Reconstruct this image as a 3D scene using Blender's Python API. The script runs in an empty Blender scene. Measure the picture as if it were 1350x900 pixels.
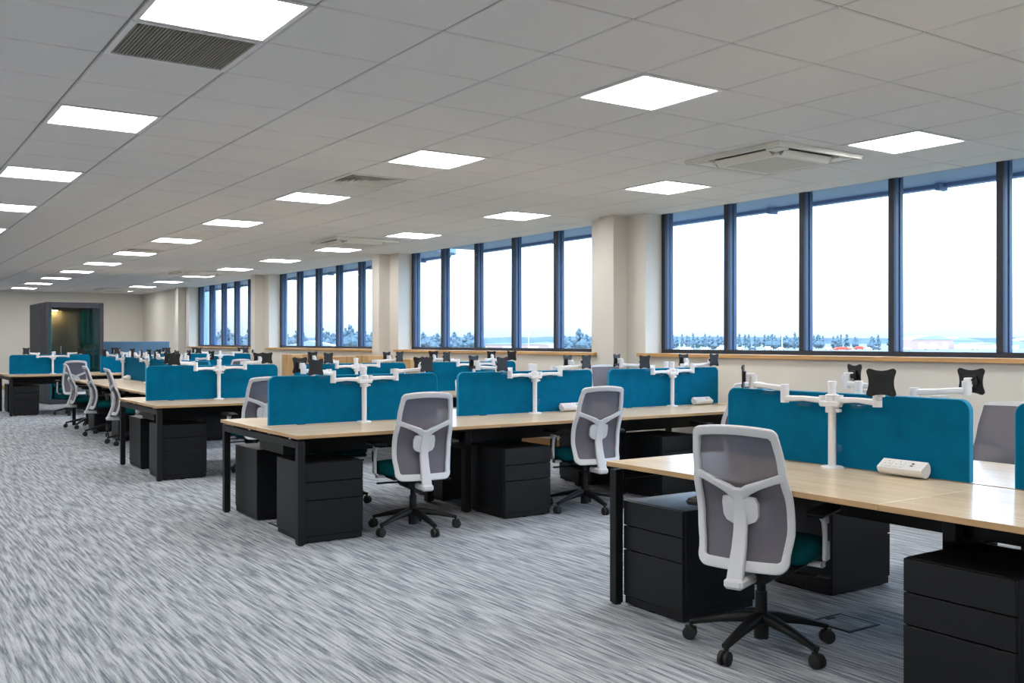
import bpy, math, random
from mathutils import Matrix, Vector
random.seed(7)
PI = math.pi
SC = bpy.context.scene
COL = SC.collection

# ------------------------------------------------------------------ camera, world, exposure
H_CAM, YAW, FPX = 1.345, 0.596, 1281.0
cam_d = bpy.data.cameras.new('camera')
cam_d.sensor_fit = 'HORIZONTAL'; cam_d.sensor_width = 36.0
cam_d.lens = 36.0 * FPX / 1350.0
cam_d.clip_start = 0.05; cam_d.clip_end = 6000
cam = bpy.data.objects.new('camera', cam_d); COL.objects.link(cam)
cam.location = (0, 0, H_CAM); cam.rotation_euler = (PI / 2, 0, -YAW)
SC.camera = cam

SC.view_settings.view_transform = 'Standard'
SC.view_settings.look = 'None'
SC.view_settings.gamma = 1.0
SC.view_settings.use_curve_mapping = False
SC.view_settings.exposure = 0.09

SKY_STRENGTH = 1.4
PANEL_STRENGTH = 20.5
PANEL_COLOR = (1.0, 0.975, 0.945)

world = bpy.data.worlds.new('overcast_sky'); SC.world = world
world.use_nodes = True
nt = world.node_tree; nt.nodes.clear()
_o = nt.nodes.new('ShaderNodeOutputWorld'); _b = nt.nodes.new('ShaderNodeBackground')
_tc = nt.nodes.new('ShaderNodeTexCoord'); _sx = nt.nodes.new('ShaderNodeSeparateXYZ')
_r = nt.nodes.new('ShaderNodeValToRGB')
_r.color_ramp.elements[0].position = 0.0; _r.color_ramp.elements[0].color = (0.62, 0.72, 0.79, 1)
_r.color_ramp.elements[1].position = 0.22; _r.color_ramp.elements[1].color = (3.2, 4.3, 5.8, 1)
_e = _r.color_ramp.elements.new(0.05); _e.color = (1.15, 1.32, 1.5, 1)
_mp = nt.nodes.new('ShaderNodeMapping'); _mp.inputs['Scale'].default_value = (1.0, 1.0, 7.0)
_nz = nt.nodes.new('ShaderNodeTexNoise'); _nz.inputs['Scale'].default_value = 2.2; _nz.inputs['Detail'].default_value = 5.0
_mr = nt.nodes.new('ShaderNodeMapRange'); _mr.inputs['From Min'].default_value = 0.3; _mr.inputs['From Max'].default_value = 0.7
_mr.inputs['To Min'].default_value = 0.88; _mr.inputs['To Max'].default_value = 1.15
_mx = nt.nodes.new('ShaderNodeVectorMath'); _mx.operation = 'SCALE'
nt.links.new(_tc.outputs['Generated'], _sx.inputs[0]); nt.links.new(_sx.outputs['Z'], _r.inputs[0])
nt.links.new(_tc.outputs['Generated'], _mp.inputs['Vector']); nt.links.new(_mp.outputs[0], _nz.inputs['Vector'])
nt.links.new(_nz.outputs[0], _mr.inputs['Value'])
nt.links.new(_r.outputs['Color'], _mx.inputs[0]); nt.links.new(_mr.outputs[0], _mx.inputs['Scale'])
nt.links.new(_mx.outputs[0], _b.inputs['Color']); _b.inputs['Strength'].default_value = SKY_STRENGTH
nt.links.new(_b.outputs[0], _o.inputs['Surface'])

# ------------------------------------------------------------------ materials
def srgb(r, g, b):
    f = lambda c: (c / 255 / 12.92) if c <= 10 else ((c / 255 + 0.055) / 1.055) ** 2.4
    return (f(r), f(g), f(b), 1.0)

MATS = {}
def mat(name, color, rough=0.6, metal=0.0, spec=0.5, coat=0.0, bump=None, var=None, emit=None):
    """bump=(scale, strength), var=(scale vector, amount): noise that varies the colour."""
    m = bpy.data.materials.new(name); m.use_nodes = True
    n = m.node_tree; p = n.nodes['Principled BSDF']
    p.inputs['Base Color'].default_value = color
    p.inputs['Roughness'].default_value = rough; p.inputs['Metallic'].default_value = metal
    p.inputs['Specular IOR Level'].default_value = spec; p.inputs['Coat Weight'].default_value = coat
    if emit:
        p.inputs['Emission Color'].default_value = (*emit[0], 1); p.inputs['Emission Strength'].default_value = emit[1]
    if var or bump:
        tc = n.nodes.new('ShaderNodeTexCoord')
    if var:
        mp = n.nodes.new('ShaderNodeMapping'); mp.inputs['Scale'].default_value = var[0]
        nz = n.nodes.new('ShaderNodeTexNoise'); nz.inputs['Scale'].default_value = 1.0; nz.inputs['Detail'].default_value = 4.0
        rp = n.nodes.new('ShaderNodeValToRGB'); a = var[1]
        rp.color_ramp.elements[0].position = 0.3; rp.color_ramp.elements[1].position = 0.7
        rp.color_ramp.elements[0].color = (*[c * (1 - a) for c in color[:3]], 1)
        rp.color_ramp.elements[1].color = (*[min(1, c * (1 + a)) for c in color[:3]], 1)
        n.links.new(tc.outputs['Object'], mp.inputs['Vector']); n.links.new(mp.outputs[0], nz.inputs['Vector'])
        n.links.new(nz.outputs[0], rp.inputs[0]); n.links.new(rp.outputs[0], p.inputs['Base Color'])
    if bump:
        nb = n.nodes.new('ShaderNodeTexNoise'); nb.inputs['Scale'].default_value = bump[0]; nb.inputs['Detail'].default_value = 3.0
        bm = n.nodes.new('ShaderNodeBump'); bm.inputs['Strength'].default_value = bump[1]; bm.inputs['Distance'].default_value = 0.002
        n.links.new(tc.outputs['Object'], nb.inputs['Vector']); n.links.new(nb.outputs[0], bm.inputs['Height'])
        n.links.new(bm.outputs[0], p.inputs['Normal'])
    MATS[name] = m
    return m

mat('wall_paint', srgb(216, 212, 204), 0.85, spec=0.25, bump=(180, 0.06))
mat('pillar_paint', srgb(216, 212, 204), 0.85, spec=0.25, bump=(180, 0.06))
mat('ceiling_tile', srgb(220, 219, 218), 0.95, spec=0.1, bump=(420, 0.25), var=((260, 260, 260), 0.02))
mat('ceiling_grid', srgb(150, 148, 146), 0.6)
mat('ceiling_slab', srgb(40, 40, 42), 0.9)
mat('panel_frame', srgb(222, 222, 222), 0.45)
mat('led_diffuser', (0.9, 0.9, 0.9, 1), 0.5, emit=(PANEL_COLOR, PANEL_STRENGTH))
mat('white_plastic', srgb(226, 226, 226), 0.4)
mat('cassette_white', srgb(222, 220, 212), 0.5)
mat('cassette_grille', srgb(196, 194, 184), 0.7)
mat('cassette_slot', srgb(96, 88, 66), 0.7)
mat('grille_metal', srgb(150, 148, 140), 0.5)
mat('grille_dark', srgb(34, 33, 30), 0.8)
mat('black_steel', srgb(17, 18, 21), 0.45, spec=0.35, bump=(900, 0.08))
mat('pedestal_steel', srgb(14, 16, 20), 0.42, spec=0.36, bump=(900, 0.08))
mat('black_plastic', srgb(17, 18, 20), 0.5, spec=0.35)
mat('plate_black', srgb(15, 17, 20), 0.45)
mat('chrome', srgb(200, 200, 205), 0.2, metal=1.0)
mat('chair_frame', srgb(208, 210, 214), 0.45)
mat('arm_white', srgb(228, 229, 232), 0.35)
mat('screen_teal', srgb(0, 101, 138), 0.95, spec=0.1, bump=(650, 0.5), var=((9, 9, 9), 0.10))
mat('screen_trim_lit', srgb(50, 140, 180), 0.9, spec=0.1)  # piping lighter than the fabric: light catching the edge put into its colour
mat('seat_teal', srgb(0, 78, 84), 0.95, spec=0.1, bump=(700, 0.5), var=((12, 12, 12), 0.12))
mat('sill_oak', srgb(196, 152, 98), 0.5, var=((3, 1.2, 30), 0.16))
mat('skirting_oak', srgb(190, 146, 92), 0.5, var=((3, 1.2, 30), 0.14))
mat('frame_skylit', srgb(66, 92, 128), 0.4, spec=0.5)  # blue daylight on the dark frame put into the colour of this copy
mat('cardboard', srgb(198, 162, 114), 0.85, spec=0.15, var=((3, 3, 1.5), 0.10))
mat('carton_tape', srgb(168, 128, 80), 0.4)
mat('pod_shell', srgb(62, 64, 74), 0.7, var=((6, 6, 6), 0.06))
mat('pod_lining', srgb(176, 172, 160), 0.9, spec=0.1)
mat('pod_felt', srgb(20, 120, 130), 0.95, spec=0.1)
mat('partition_blue', srgb(92, 122, 146), 0.95, spec=0.1, bump=(400, 0.3))
mat('asphalt', srgb(106, 104, 92), 0.95, spec=0.1, var=((0.012, 0.02, 1), 0.25))
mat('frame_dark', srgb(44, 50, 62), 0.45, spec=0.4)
mat('soffit_metal', srgb(96, 122, 158), 0.5)
mat('wing_blue', srgb(140, 170, 200), 0.6)
mat('wing_blue_deep', srgb(0, 84, 150), 0.5)
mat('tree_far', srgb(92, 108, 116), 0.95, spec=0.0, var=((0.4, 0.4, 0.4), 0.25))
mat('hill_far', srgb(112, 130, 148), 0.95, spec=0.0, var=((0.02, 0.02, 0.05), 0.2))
mat('shed_grey', srgb(140, 150, 160), 0.7)
mat('shed_white', srgb(225, 228, 230), 0.7)
mat('shed_brown', srgb(170, 140, 130), 0.7)
mat('vehicle_red', srgb(200, 70, 50), 0.5)
mat('vehicle_white', srgb(230, 232, 235), 0.5)
mat('vehicle_dark', srgb(70, 80, 95), 0.5)
mat('socket_dark', srgb(40, 40, 42), 0.6)
mat('rubber', srgb(24, 25, 27), 0.6)
mat('warm_lamp', (1, 0.8, 0.5, 1), 0.5, emit=((1.0, 0.62, 0.25), 60.0))

def mat_desk():
    m = mat('desk_maple', srgb(226, 206, 178), 0.24, spec=0.5)
    n = m.node_tree; p = n.nodes['Principled BSDF']
    tc = n.nodes.new('ShaderNodeTexCoord'); mp = n.nodes.new('ShaderNodeMapping'); mp.inputs['Scale'].default_value = (1.6, 26, 26)
    nz = n.nodes.new('ShaderNodeTexNoise'); nz.inputs['Scale'].default_value = 1.3; nz.inputs['Detail'].default_value = 6; nz.inputs['Distortion'].default_value = 0.6
    rp = n.nodes.new('ShaderNodeValToRGB')
    rp.color_ramp.elements[0].position = 0.25; rp.color_ramp.elements[0].color = srgb(206, 182, 150)
    rp.color_ramp.elements[1].position = 0.75; rp.color_ramp.elements[1].color = srgb(228, 208, 178)
    n.links.new(tc.outputs['Object'], mp.inputs['Vector']); n.links.new(mp.outputs[0], nz.inputs['Vector'])
    n.links.new(nz.outputs[0], rp.inputs[0]); n.links.new(rp.outputs[0], p.inputs['Base Color'])
    e = mat('desk_edge', srgb(190, 155, 112), 0.4, var=((3, 3, 40), 0.12))
mat_desk()

def mat_carpet():
    m = bpy.data.materials.new('carpet'); m.use_nodes = True; MATS['carpet'] = m
    n = m.node_tree; p = n.nodes['Principled BSDF']; L = n.links.new
    p.inputs['Roughness'].default_value = 1.0; p.inputs['Specular IOR Level'].default_value = 0.05
    def N(t, **k):
        q = n.nodes.new(t)
        for a, b in k.items(): setattr(q, a, b)
        return q
    tc = N('ShaderNodeTexCoord')
    # each half-metre carpet tile gets its own piece of the pattern
    dv = N('ShaderNodeVectorMath', operation='DIVIDE'); dv.inputs[1].default_value = (0.5, 0.5, 1); L(tc.outputs['Object'], dv.inputs[0])
    fl = N('ShaderNodeVectorMath', operation='FLOOR'); L(dv.outputs[0], fl.inputs[0])
    wn = N('ShaderNodeTexWhiteNoise', noise_dimensions='3D'); L(fl.outputs[0], wn.inputs['Vector'])
    sc = N('ShaderNodeVectorMath', operation='SCALE'); sc.inputs['Scale'].default_value = 7.0; L(wn.outputs['Color'], sc.inputs[0])
    ad = N('ShaderNodeVectorMath', operation='ADD'); L(tc.outputs['Object'], ad.inputs[0]); L(sc.outputs[0], ad.inputs[1])
    def streak(scale, detail, dist=0.0, cut=True):
        mp = N('ShaderNodeMapping'); mp.inputs['Scale'].default_value = scale; L(ad.outputs[0] if cut else tc.outputs['Object'], mp.inputs['Vector'])
        z = N('ShaderNodeTexNoise'); z.inputs['Scale'].default_value = 1.0; z.inputs['Detail'].default_value = detail; z.inputs['Distortion'].default_value = dist
        L(mp.outputs[0], z.inputs['Vector']); return z
    a = streak((58, 2.6, 1), 3.0, 0.1, False); b = streak((130, 6.0, 1), 2.0); c = streak((260, 130, 1), 2.0)
    ra = N('ShaderNodeMapRange'); ra.inputs['From Min'].default_value = 0.40; ra.inputs['From Max'].default_value = 0.60; L(a.outputs[0], ra.inputs['Value'])
    rb = N('ShaderNodeMapRange'); rb.inputs['From Min'].default_value = 0.36; rb.inputs['From Max'].default_value = 0.64; L(b.outputs[0], rb.inputs['Value'])
    rc = N('ShaderNodeMapRange'); rc.inputs['From Min'].default_value = 0.3; rc.inputs['From Max'].default_value = 0.7; L(c.outputs[0], rc.inputs['Value'])
    m1 = N('ShaderNodeMath', operation='MULTIPLY'); m1.inputs[1].default_value = 0.50; L(ra.outputs[0], m1.inputs[0])
    m2 = N('ShaderNodeMath', operation='MULTIPLY_ADD'); m2.inputs[1].default_value = 0.30; L(rb.outputs[0], m2.inputs[0]); L(m1.outputs[0], m2.inputs[2])
    m3 = N('ShaderNodeMath', operation='MULTIPLY_ADD'); m3.inputs[1].default_value = 0.20; L(rc.outputs[0], m3.inputs[0]); L(m2.outputs[0], m3.inputs[2])
    rp = N('ShaderNodeValToRGB')
    rp.color_ramp.elements[0].position = 0.08; rp.color_ramp.elements[0].color = srgb(101, 108, 116)
    rp.color_ramp.elements[1].position = 0.85; rp.color_ramp.elements[1].color = srgb(184, 188, 194)
    L(m3.outputs[0], rp.inputs[0]); L(rp.outputs[0], p.inputs['Base Color'])
    bp = N('ShaderNodeBump'); bp.inputs['Strength'].default_value = 0.4; bp.inputs['Distance'].default_value = 0.004
    L(m3.outputs[0], bp.inputs['Height']); L(bp.outputs[0], p.inputs['Normal'])
mat_carpet()

def mat_see_through(name, color, amount, gloss=None, rough=0.02):
    """a clear sheet: transparent with fresnel gloss (glass) or a part-open weave (chair mesh)."""
    m = bpy.data.materials.new(name); m.use_nodes = True; MATS[name] = m
    n = m.node_tree; n.nodes.clear(); L = n.links.new
    o = n.nodes.new('ShaderNodeOutputMaterial'); tr = n.nodes.new('ShaderNodeBsdfTransparent'); mx = n.nodes.new('ShaderNodeMixShader')
    if gloss:
        tr.inputs['Color'].default_value = color
        g = n.nodes.new('ShaderNodeBsdfGlossy'); g.inputs['Roughness'].default_value = rough
        lw = n.nodes.new('ShaderNodeLayerWeight'); lw.inputs['Blend'].default_value = 0.5
        pw = n.nodes.new('ShaderNodeMath'); pw.operation = 'POWER'; pw.inputs[1].default_value = 5.0
        f0 = ((gloss - 1) / (gloss + 1)) ** 2
        fr = n.nodes.new('ShaderNodeMath'); fr.operation = 'MULTIPLY_ADD'; fr.inputs[1].default_value = 1 - f0; fr.inputs[2].default_value = f0
        L(lw.outputs['Facing'], pw.inputs[0]); L(pw.outputs[0], fr.inputs[0]); L(fr.outputs[0], mx.inputs[0]); L(tr.outputs[0], mx.inputs[1]); L(g.outputs[0], mx.inputs[2])
    else:
        d = n.nodes.new('ShaderNodeBsdfPrincipled'); d.inputs['Base Color'].default_value = color; d.inputs['Roughness'].default_value = 0.6
        mx.inputs[0].default_value = 1 - amount
        L(tr.outputs[0], mx.inputs[1]); L(d.outputs[0], mx.inputs[2])
    L(mx.outputs[0], o.inputs['Surface'])
mat_see_through('window_glass', (0.95, 0.98, 1.0, 1), 1, gloss=1.25)
mat_see_through('pod_glass', (0.80, 0.86, 0.86, 1), 1, gloss=1.5)
mat_see_through('clear_plastic', (0.9, 0.93, 0.95, 1), 1, gloss=1.45, rough=0.1)
mat_see_through('chair_mesh', srgb(106, 103, 113), 0.08)

# ------------------------------------------------------------------ mesh builder
class MB:
    def __init__(s): s.v = []; s.f = []; s.mi = []; s.cur = 0
    def add(s, vs, fs, M=None):
        b = len(s.v)
        s.v += [tuple(M @ Vector(v)) for v in vs] if M is not None else [tuple(v) for v in vs]
        s.f += [tuple(b + i for i in f) for f in fs]; s.mi += [s.cur] * len(fs)
        return s
    def box(s, x0, x1, y0, y1, z0, z1, M=None):
        vs = [(x, y, z) for z in (z0, z1) for y in (y0, y1) for x in (x0, x1)]
        return s.add(vs, [(0, 2, 3, 1), (4, 5, 7, 6), (0, 1, 5, 4), (2, 6, 7, 3), (0, 4, 6, 2), (1, 3, 7, 5)], M)
    def cbox(s, x0, x1, y0, y1, z0, z1, c=0.004, M=None):
        """box with chamfered edges"""
        cx, cy, cz = (x0 + x1) / 2, (y0 + y1) / 2, (z0 + z1) / 2
        hx, hy, hz = (x1 - x0) / 2, (y1 - y0) / 2, (z1 - z0) / 2
        c = min(c, hx * .9, hy * .9, hz * .9)
        vs = []; idx = {}
        for sx in (-1, 1):
            for sy in (-1, 1):
                for sz in (-1, 1):
                    for k, d in enumerate(((0, c, c), (c, 0, c), (c, c, 0))):
                        idx[sx, sy, sz, k] = len(vs)
                        vs.append((cx + sx * (hx - d[0]), cy + sy * (hy - d[1]), cz + sz * (hz - d[2])))
        fs = []
        for k in range(3):
            a, b = (k + 1) % 3, (k + 2) % 3
            for sg in (-1, 1):
                q = []
                for (p, r) in ((-1, -1), (1, -1), (1, 1), (-1, 1)):
                    t = [0, 0, 0]; t[k] = sg; t[a] = p; t[b] = r
                    q.append(idx[t[0], t[1], t[2], k])
                fs.append(tuple(q) if sg > 0 else tuple(reversed(q)))
            for p in (-1, 1):           # edges running along k
                for r in (-1, 1):
                    q = []
                    for (sg, kk) in ((-1, a), (1, a), (1, b), (-1, b)):
                        t = [0, 0, 0]; t[k] = sg; t[a] = p; t[b] = r
                        q.append(idx[t[0], t[1], t[2], kk])
                    fs.append(tuple(q) if p * r > 0 else tuple(reversed(q)))
        for sx in (-1, 1):
            for sy in (-1, 1):
                for sz in (-1, 1):
                    q = tuple(idx[sx, sy, sz, k] for k in range(3))
                    fs.append(q if sx * sy * sz > 0 else tuple(reversed(q)))
        return s.add(vs, fs, M)
    def lathe(s, prof, n=16, M=None, caps=True):
        """prof: (radius, z) from bottom to top, around z"""
        vs = []; fs = []
        for r, z in prof:
            vs += [(r * math.cos(2 * PI * i / n), r * math.sin(2 * PI * i / n), z) for i in range(n)]
        for j in range(len(prof) - 1):
            for i in range(n):
                k = (i + 1) % n
                fs.append((j * n + i, j * n + k, (j + 1) * n + k, (j + 1) * n + i))
        if caps:
            fs.append(tuple(reversed(range(n)))); fs.append(tuple(range((len(prof) - 1) * n, len(prof) * n)))
        return s.add(vs, fs, M)
    def cyl(s, p0, p1, r0, r1=None, n=12):
        p0, p1 = Vector(p0), Vector(p1); d = p1 - p0
        M = Matrix.Translation(p0) @ d.to_track_quat('Z', 'Y').to_matrix().to_4x4()
        return s.lathe([(r0, 0), (r1 if r1 is not None else r0, d.length)], n, M)
    def sweep(s, pts, nrm, w, t, closed=False, n=10, power=3.0):
        """rounded strap along pts; nrm: surface normals; w, t: full width and thickness (number or list)"""
        N = len(pts); vs = []; fs = []
        for i in range(N):
            a = Vector(pts[(i - 1) % N] if closed or i > 0 else pts[i]); b = Vector(pts[(i + 1) % N] if closed or i < N - 1 else pts[i])
            T = (b - a).normalized(); nn = Vector(nrm[i]); nn = (nn - T * nn.dot(T)).normalized(); S = T.cross(nn)
            ww = (w[i] if isinstance(w, (list, tuple)) else w) / 2; tt = (t[i] if isinstance(t, (list, tuple)) else t) / 2
            for k in range(n):
                an = 2 * PI * k / n; c, q = math.cos(an), math.sin(an)
                vs.append(Vector(pts[i]) + S * ww * math.copysign(abs(c) ** (2 / power), c) + nn * tt * math.copysign(abs(q) ** (2 / power), q))
        for i in range(N if closed else N - 1):
            j = (i + 1) % N
            for k in range(n):
                l = (k + 1) % n
                fs.append((i * n + k, i * n + l, j * n + l, j * n + k))
        if not closed:
            fs.append(tuple(range(n))); fs.append(tuple(reversed(range((N - 1) * n, N * n))))
        return s.add(vs, fs)
    def prism(s, poly, d0, d1, M=None):
        """poly in x,z (counter-clockwise seen from -y), extruded along y from d0 to d1"""
        n = len(poly)
        vs = [(x, d0, z) for x, z in poly] + [(x, d1, z) for x, z in poly]
        fs = [tuple(range(n)), tuple(reversed(range(n, 2 * n)))]
        for i in range(n):
            k = (i + 1) % n; fs.append((k, i, n + i, n + k))
        return s.add(vs, fs, M)
    def mesh(s, name, mats, smooth=35):
        me = bpy.data.meshes.new(name); me.from_pydata(s.v, [], s.f)
        for m in (mats if isinstance(mats, (list, tuple)) else [mats]): me.materials.append(MATS[m])
        if any(s.mi): me.polygons.foreach_set('material_index', s.mi)
        if smooth:
            me.polygons.foreach_set('use_smooth', [True] * len(me.polygons)); me.set_sharp_from_angle(angle=math.radians(smooth))
        me.update(); return me
    def build(s, name, mats, parent=None, smooth=35):
        return place(s.mesh(name, mats, smooth), name, parent)

def place(me, name, parent=None, loc=None, rotz=0.0):
    o = bpy.data.objects.new(name, me); COL.objects.link(o)
    if parent is not None: o.parent = parent
    if loc is not None: o.location = loc
    if rotz: o.rotation_euler = (0, 0, rotz)
    return o
def tag(o, label, cat, group=None):
    o['label'] = label; o['category'] = cat
    if group: o['group'] = group
    return o
def thing(name, label, cat, loc=(0, 0, 0), rotz=0.0, group=None):
    o = place(None, name, None, loc, rotz); o.empty_display_size = 0.1
    return tag(o, label, cat, group)
def struct(o): o['kind'] = 'structure'; return o
def copy_tree(o, parent=None):
    c = o.copy(); COL.objects.link(c); c.parent = parent
    for ch in list(o.children): copy_tree(ch, c)
    return c

# ------------------------------------------------------------------ room shell
K = 0.618                         # ceiling module
CEIL = 2.775
X_WALL, X_FRAME, X_OUT = 7.31, 7.55, 7.72
X_LEFT, Y_NEAR, Y_FAR = -3.0, -2.6, 30.8
WIN = [(8.13 + 5.92 * i - 4.97, 8.13 + 5.92 * i) for i in range(4)]      # y range of each window
WIN = [(-2.65, 2.21)] + WIN                                             # one more bay behind the photograph's edge
SILL = 1.215

struct(MB().box(X_LEFT - .2, X_OUT, Y_NEAR - .2, Y_FAR + .2, -.12, 0).build('floor', 'carpet', smooth=0))
struct(MB().box(X_LEFT - .2, X_LEFT, Y_NEAR - .2, Y_FAR + .2, 0, 3.0).build('wall_left', 'wall_paint', smooth=0))
struct(MB().box(X_LEFT, X_OUT, Y_NEAR - .2, Y_NEAR, 0, 3.0).build('wall_near', 'wall_paint', smooth=0))
struct(MB().box(X_LEFT, X_OUT, Y_FAR, Y_FAR + .2, 0, 3.0).build('wall_far', 'wall_paint', smooth=0))
w = MB()
ys = [Y_NEAR] + [y for a in WIN for y in a] + [Y_FAR]
ys[1] = max(ys[1], Y_NEAR)
for i in range(0, len(ys), 2):
    if ys[i + 1] - ys[i] > 0.01: w.box(X_WALL, X_OUT, ys[i], ys[i + 1], 0, 3.0)          # piers
for a, b in WIN:
    w.box(X_WALL, X_OUT, a, b, 0, SILL - .038)                                            # below the sills
    w.box(X_FRAME + .1, X_OUT, a, b, CEIL + .08, 3.0)
wall = struct(w.build('wall_window', 'wall_paint', smooth=0))
for i in range(4):                                                                        # pillars boxed out from the piers
    y = 8.44 + 5.92 * i
    MB().cbox(7.11, X_WALL, y, y + .25, 0, CEIL, .004).build('pillar', 'pillar_paint', wall)
for i, (a, b) in enumerate(WIN):
    t = MB(); t.cbox(X_WALL - .045, X_WALL, a - .1, b + .1, SILL - .038, SILL, .003)
    t.box(X_WALL, X_FRAME + .02, a, b, SILL - .038, SILL - .0005)
    struct(t.build('trim_%d' % (i + 1), 'sill_oak'))
b_ = MB()
ye = Y_NEAR
for i in range(4):
    y = 8.44 + 5.92 * i
    b_.cbox(X_WALL - .016, X_WALL, ye, y, 0, .11, .003); b_.cbox(7.11 - .016, 7.11, y - .016, y + .266, 0, .11, .003)
    b_.cbox(7.11, X_WALL, y - .016, y, 0, .11, .003); ye = y + .25
b_.cbox(X_WALL - .016, X_WALL, ye, Y_FAR, 0, .11, .003)
struct(b_.build('baseboard_window', 'skirting_oak'))
struct(MB().cbox(X_LEFT, X_WALL - .016, Y_FAR - .016, Y_FAR, 0, .11, .003).build('baseboard_far', 'skirting_oak'))

# windows: each an empty with rails, mullions and panes
for i, (a, b) in enumerate(WIN):
    r = struct(place(None, 'window_%d' % (i + 1), None, (X_FRAME, a, SILL)))
    W = b - a; z0, z1 = -0.02, CEIL - SILL + .06
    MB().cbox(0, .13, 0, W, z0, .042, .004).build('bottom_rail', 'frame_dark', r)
    MB().cbox(0, .13, 0, W, z1 - .05, z1, .004).build('top_rail', 'frame_skylit', r)
    n = 5; yk = [0] + [W - (n - k) * .977 for k in range(1, n + 1)]
    for k in range(n + 1):
        y = yk[k]; y0 = min(max(y - .029, 0), W - .058)
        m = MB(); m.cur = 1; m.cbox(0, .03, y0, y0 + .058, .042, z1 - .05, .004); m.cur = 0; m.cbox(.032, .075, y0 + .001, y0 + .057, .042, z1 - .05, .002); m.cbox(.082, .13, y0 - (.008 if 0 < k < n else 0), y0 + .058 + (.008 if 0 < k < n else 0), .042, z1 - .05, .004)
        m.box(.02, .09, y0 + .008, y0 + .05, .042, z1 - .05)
        m.build('mullion', ['frame_skylit', 'frame_dark'], r)  # outer sections carry sky light in their colour, room face stays dark
    for k in range(n):
        MB().box(.098, .106, yk[k] + .03, yk[k + 1] - .03, .04, z1 - .045).build('pane', 'window_glass', r, smooth=0)

# ------------------------------------------------------------------ ceiling: grid, tiles, lights
CE = struct(MB().box(X_LEFT, X_FRAME + .1, Y_NEAR, Y_FAR, CEIL + .03, CEIL + .16).build('ceiling', 'ceiling_slab', smooth=0))
X0C, Y0C = 3.80, 4.20              # a light stands on this cell centre
ix0, ix1 = math.floor((X_LEFT - X0C) / K), math.ceil((X_FRAME - X0C) / K)
iy0, iy1 = math.floor((Y_NEAR - Y0C) / K), math.ceil((Y_FAR - Y0C) / K)
XR = [-2, -1, 0, 1]               # light columns, four cells apart
light_cells = {(c * 4, r * 4) for c in XR for r in range(-2, 11)}
grille_cells = {(-4, 1): 'return', (0, 6): 'diffuser', (0, 19): 'diffuser'}
def cell(i, j): return X0C + i * K, Y0C + j * K
def px(x, y, z):
    d = x * math.sin(YAW) + y * math.cos(YAW); r = x * math.cos(YAW) - y * math.sin(YAW)
    return (675 + FPX * r / d, 450.5 - FPX * (z - H_CAM) / d, d) if d > 0.3 else (-9999, 0, d)
tiles = []
for i in range(ix0, ix1 + 1):
    for j in range(iy0, iy1 + 1):
        if (i, j) in light_cells or (i, j) in grille_cells: continue
        cx, cy = cell(i, j)
        x0, x1 = max(cx - K / 2, X_LEFT), min(cx + K / 2, X_FRAME); y0, y1 = max(cy - K / 2, Y_NEAR), min(cy + K / 2, Y_FAR)
        if x1 - x0 < .03 or y1 - y0 < .03: continue
        u, v, d = px(cx, cy, CEIL)
        seen = -60 < u < 1410 and v > -60
        tiles.append((0 if seen else 1, d if d > 0 else 99, x0, x1, y0, y1))
tiles.sort()
def tile_mb(mb, x0, x1, y0, y1):
    g = .006; c = .005; zt = CEIL + .02
    vs = [(x0 + g, y0 + g, zt), (x1 - g, y0 + g, zt), (x1 - g, y1 - g, zt), (x0 + g, y1 - g, zt)]
    vs += [(x0 + g, y0 + g, CEIL + c), (x1 - g, y0 + g, CEIL + c), (x1 - g, y1 - g, CEIL + c), (x0 + g, y1 - g, CEIL + c)]
    h = g + c
    vs += [(x0 + h, y0 + h, CEIL), (x1 - h, y0 + h, CEIL), (x1 - h, y1 - h, CEIL), (x0 + h, y1 - h, CEIL)]
    fs = [(0, 1, 2, 3)] + [(a + 4, (a + 1) % 4 + 4, (a + 1) % 4, a) for a in range(4)] + [(a + 8, (a + 1) % 4 + 8, (a + 1) % 4 + 4, a + 4) for a in range(4)] + [(11, 10, 9, 8)]
    mb.add(vs, fs)
full = MB(); tile_mb(full, -K / 2, K / 2, -K / 2, K / 2); full_me = full.mesh('ceiling_tile', 'ceiling_tile', 0)
rest = MB()
for n, (_, _, x0, x1, y0, y1) in enumerate(tiles):
    if n < 300:
        if abs(x1 - x0 - K) < .001 and abs(y1 - y0 - K) < .001: place(full_me, 'ceiling_tile', CE, ((x0 + x1) / 2, (y0 + y1) / 2, 0))
        else:
            m = MB(); tile_mb(m, x0, x1, y0, y1); m.build('ceiling_tile', 'ceiling_tile', CE, 0)
    else: tile_mb(rest, x0, x1, y0, y1)
rest.build('ceiling_tiles_beyond', 'ceiling_tile', CE, 0)['kind'] = 'stuff'
for i in range(ix0, ix1 + 2):
    x = X0C + (i - .5) * K
    if X_LEFT < x < X_FRAME: MB().box(x - .012, x + .012, Y_NEAR, Y_FAR, CEIL + .0085, CEIL + .03).build('grid_bar', 'ceiling_grid', CE, 0)
for j in range(iy0, iy1 + 2):
    y = Y0C + (j - .5) * K
    if Y_NEAR < y < Y_FAR: MB().box(X_LEFT, X_FRAME, y - .012, y + .012, CEIL + .0065, CEIL + .03).build('grid_bar', 'ceiling_grid', CE, 0)

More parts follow.
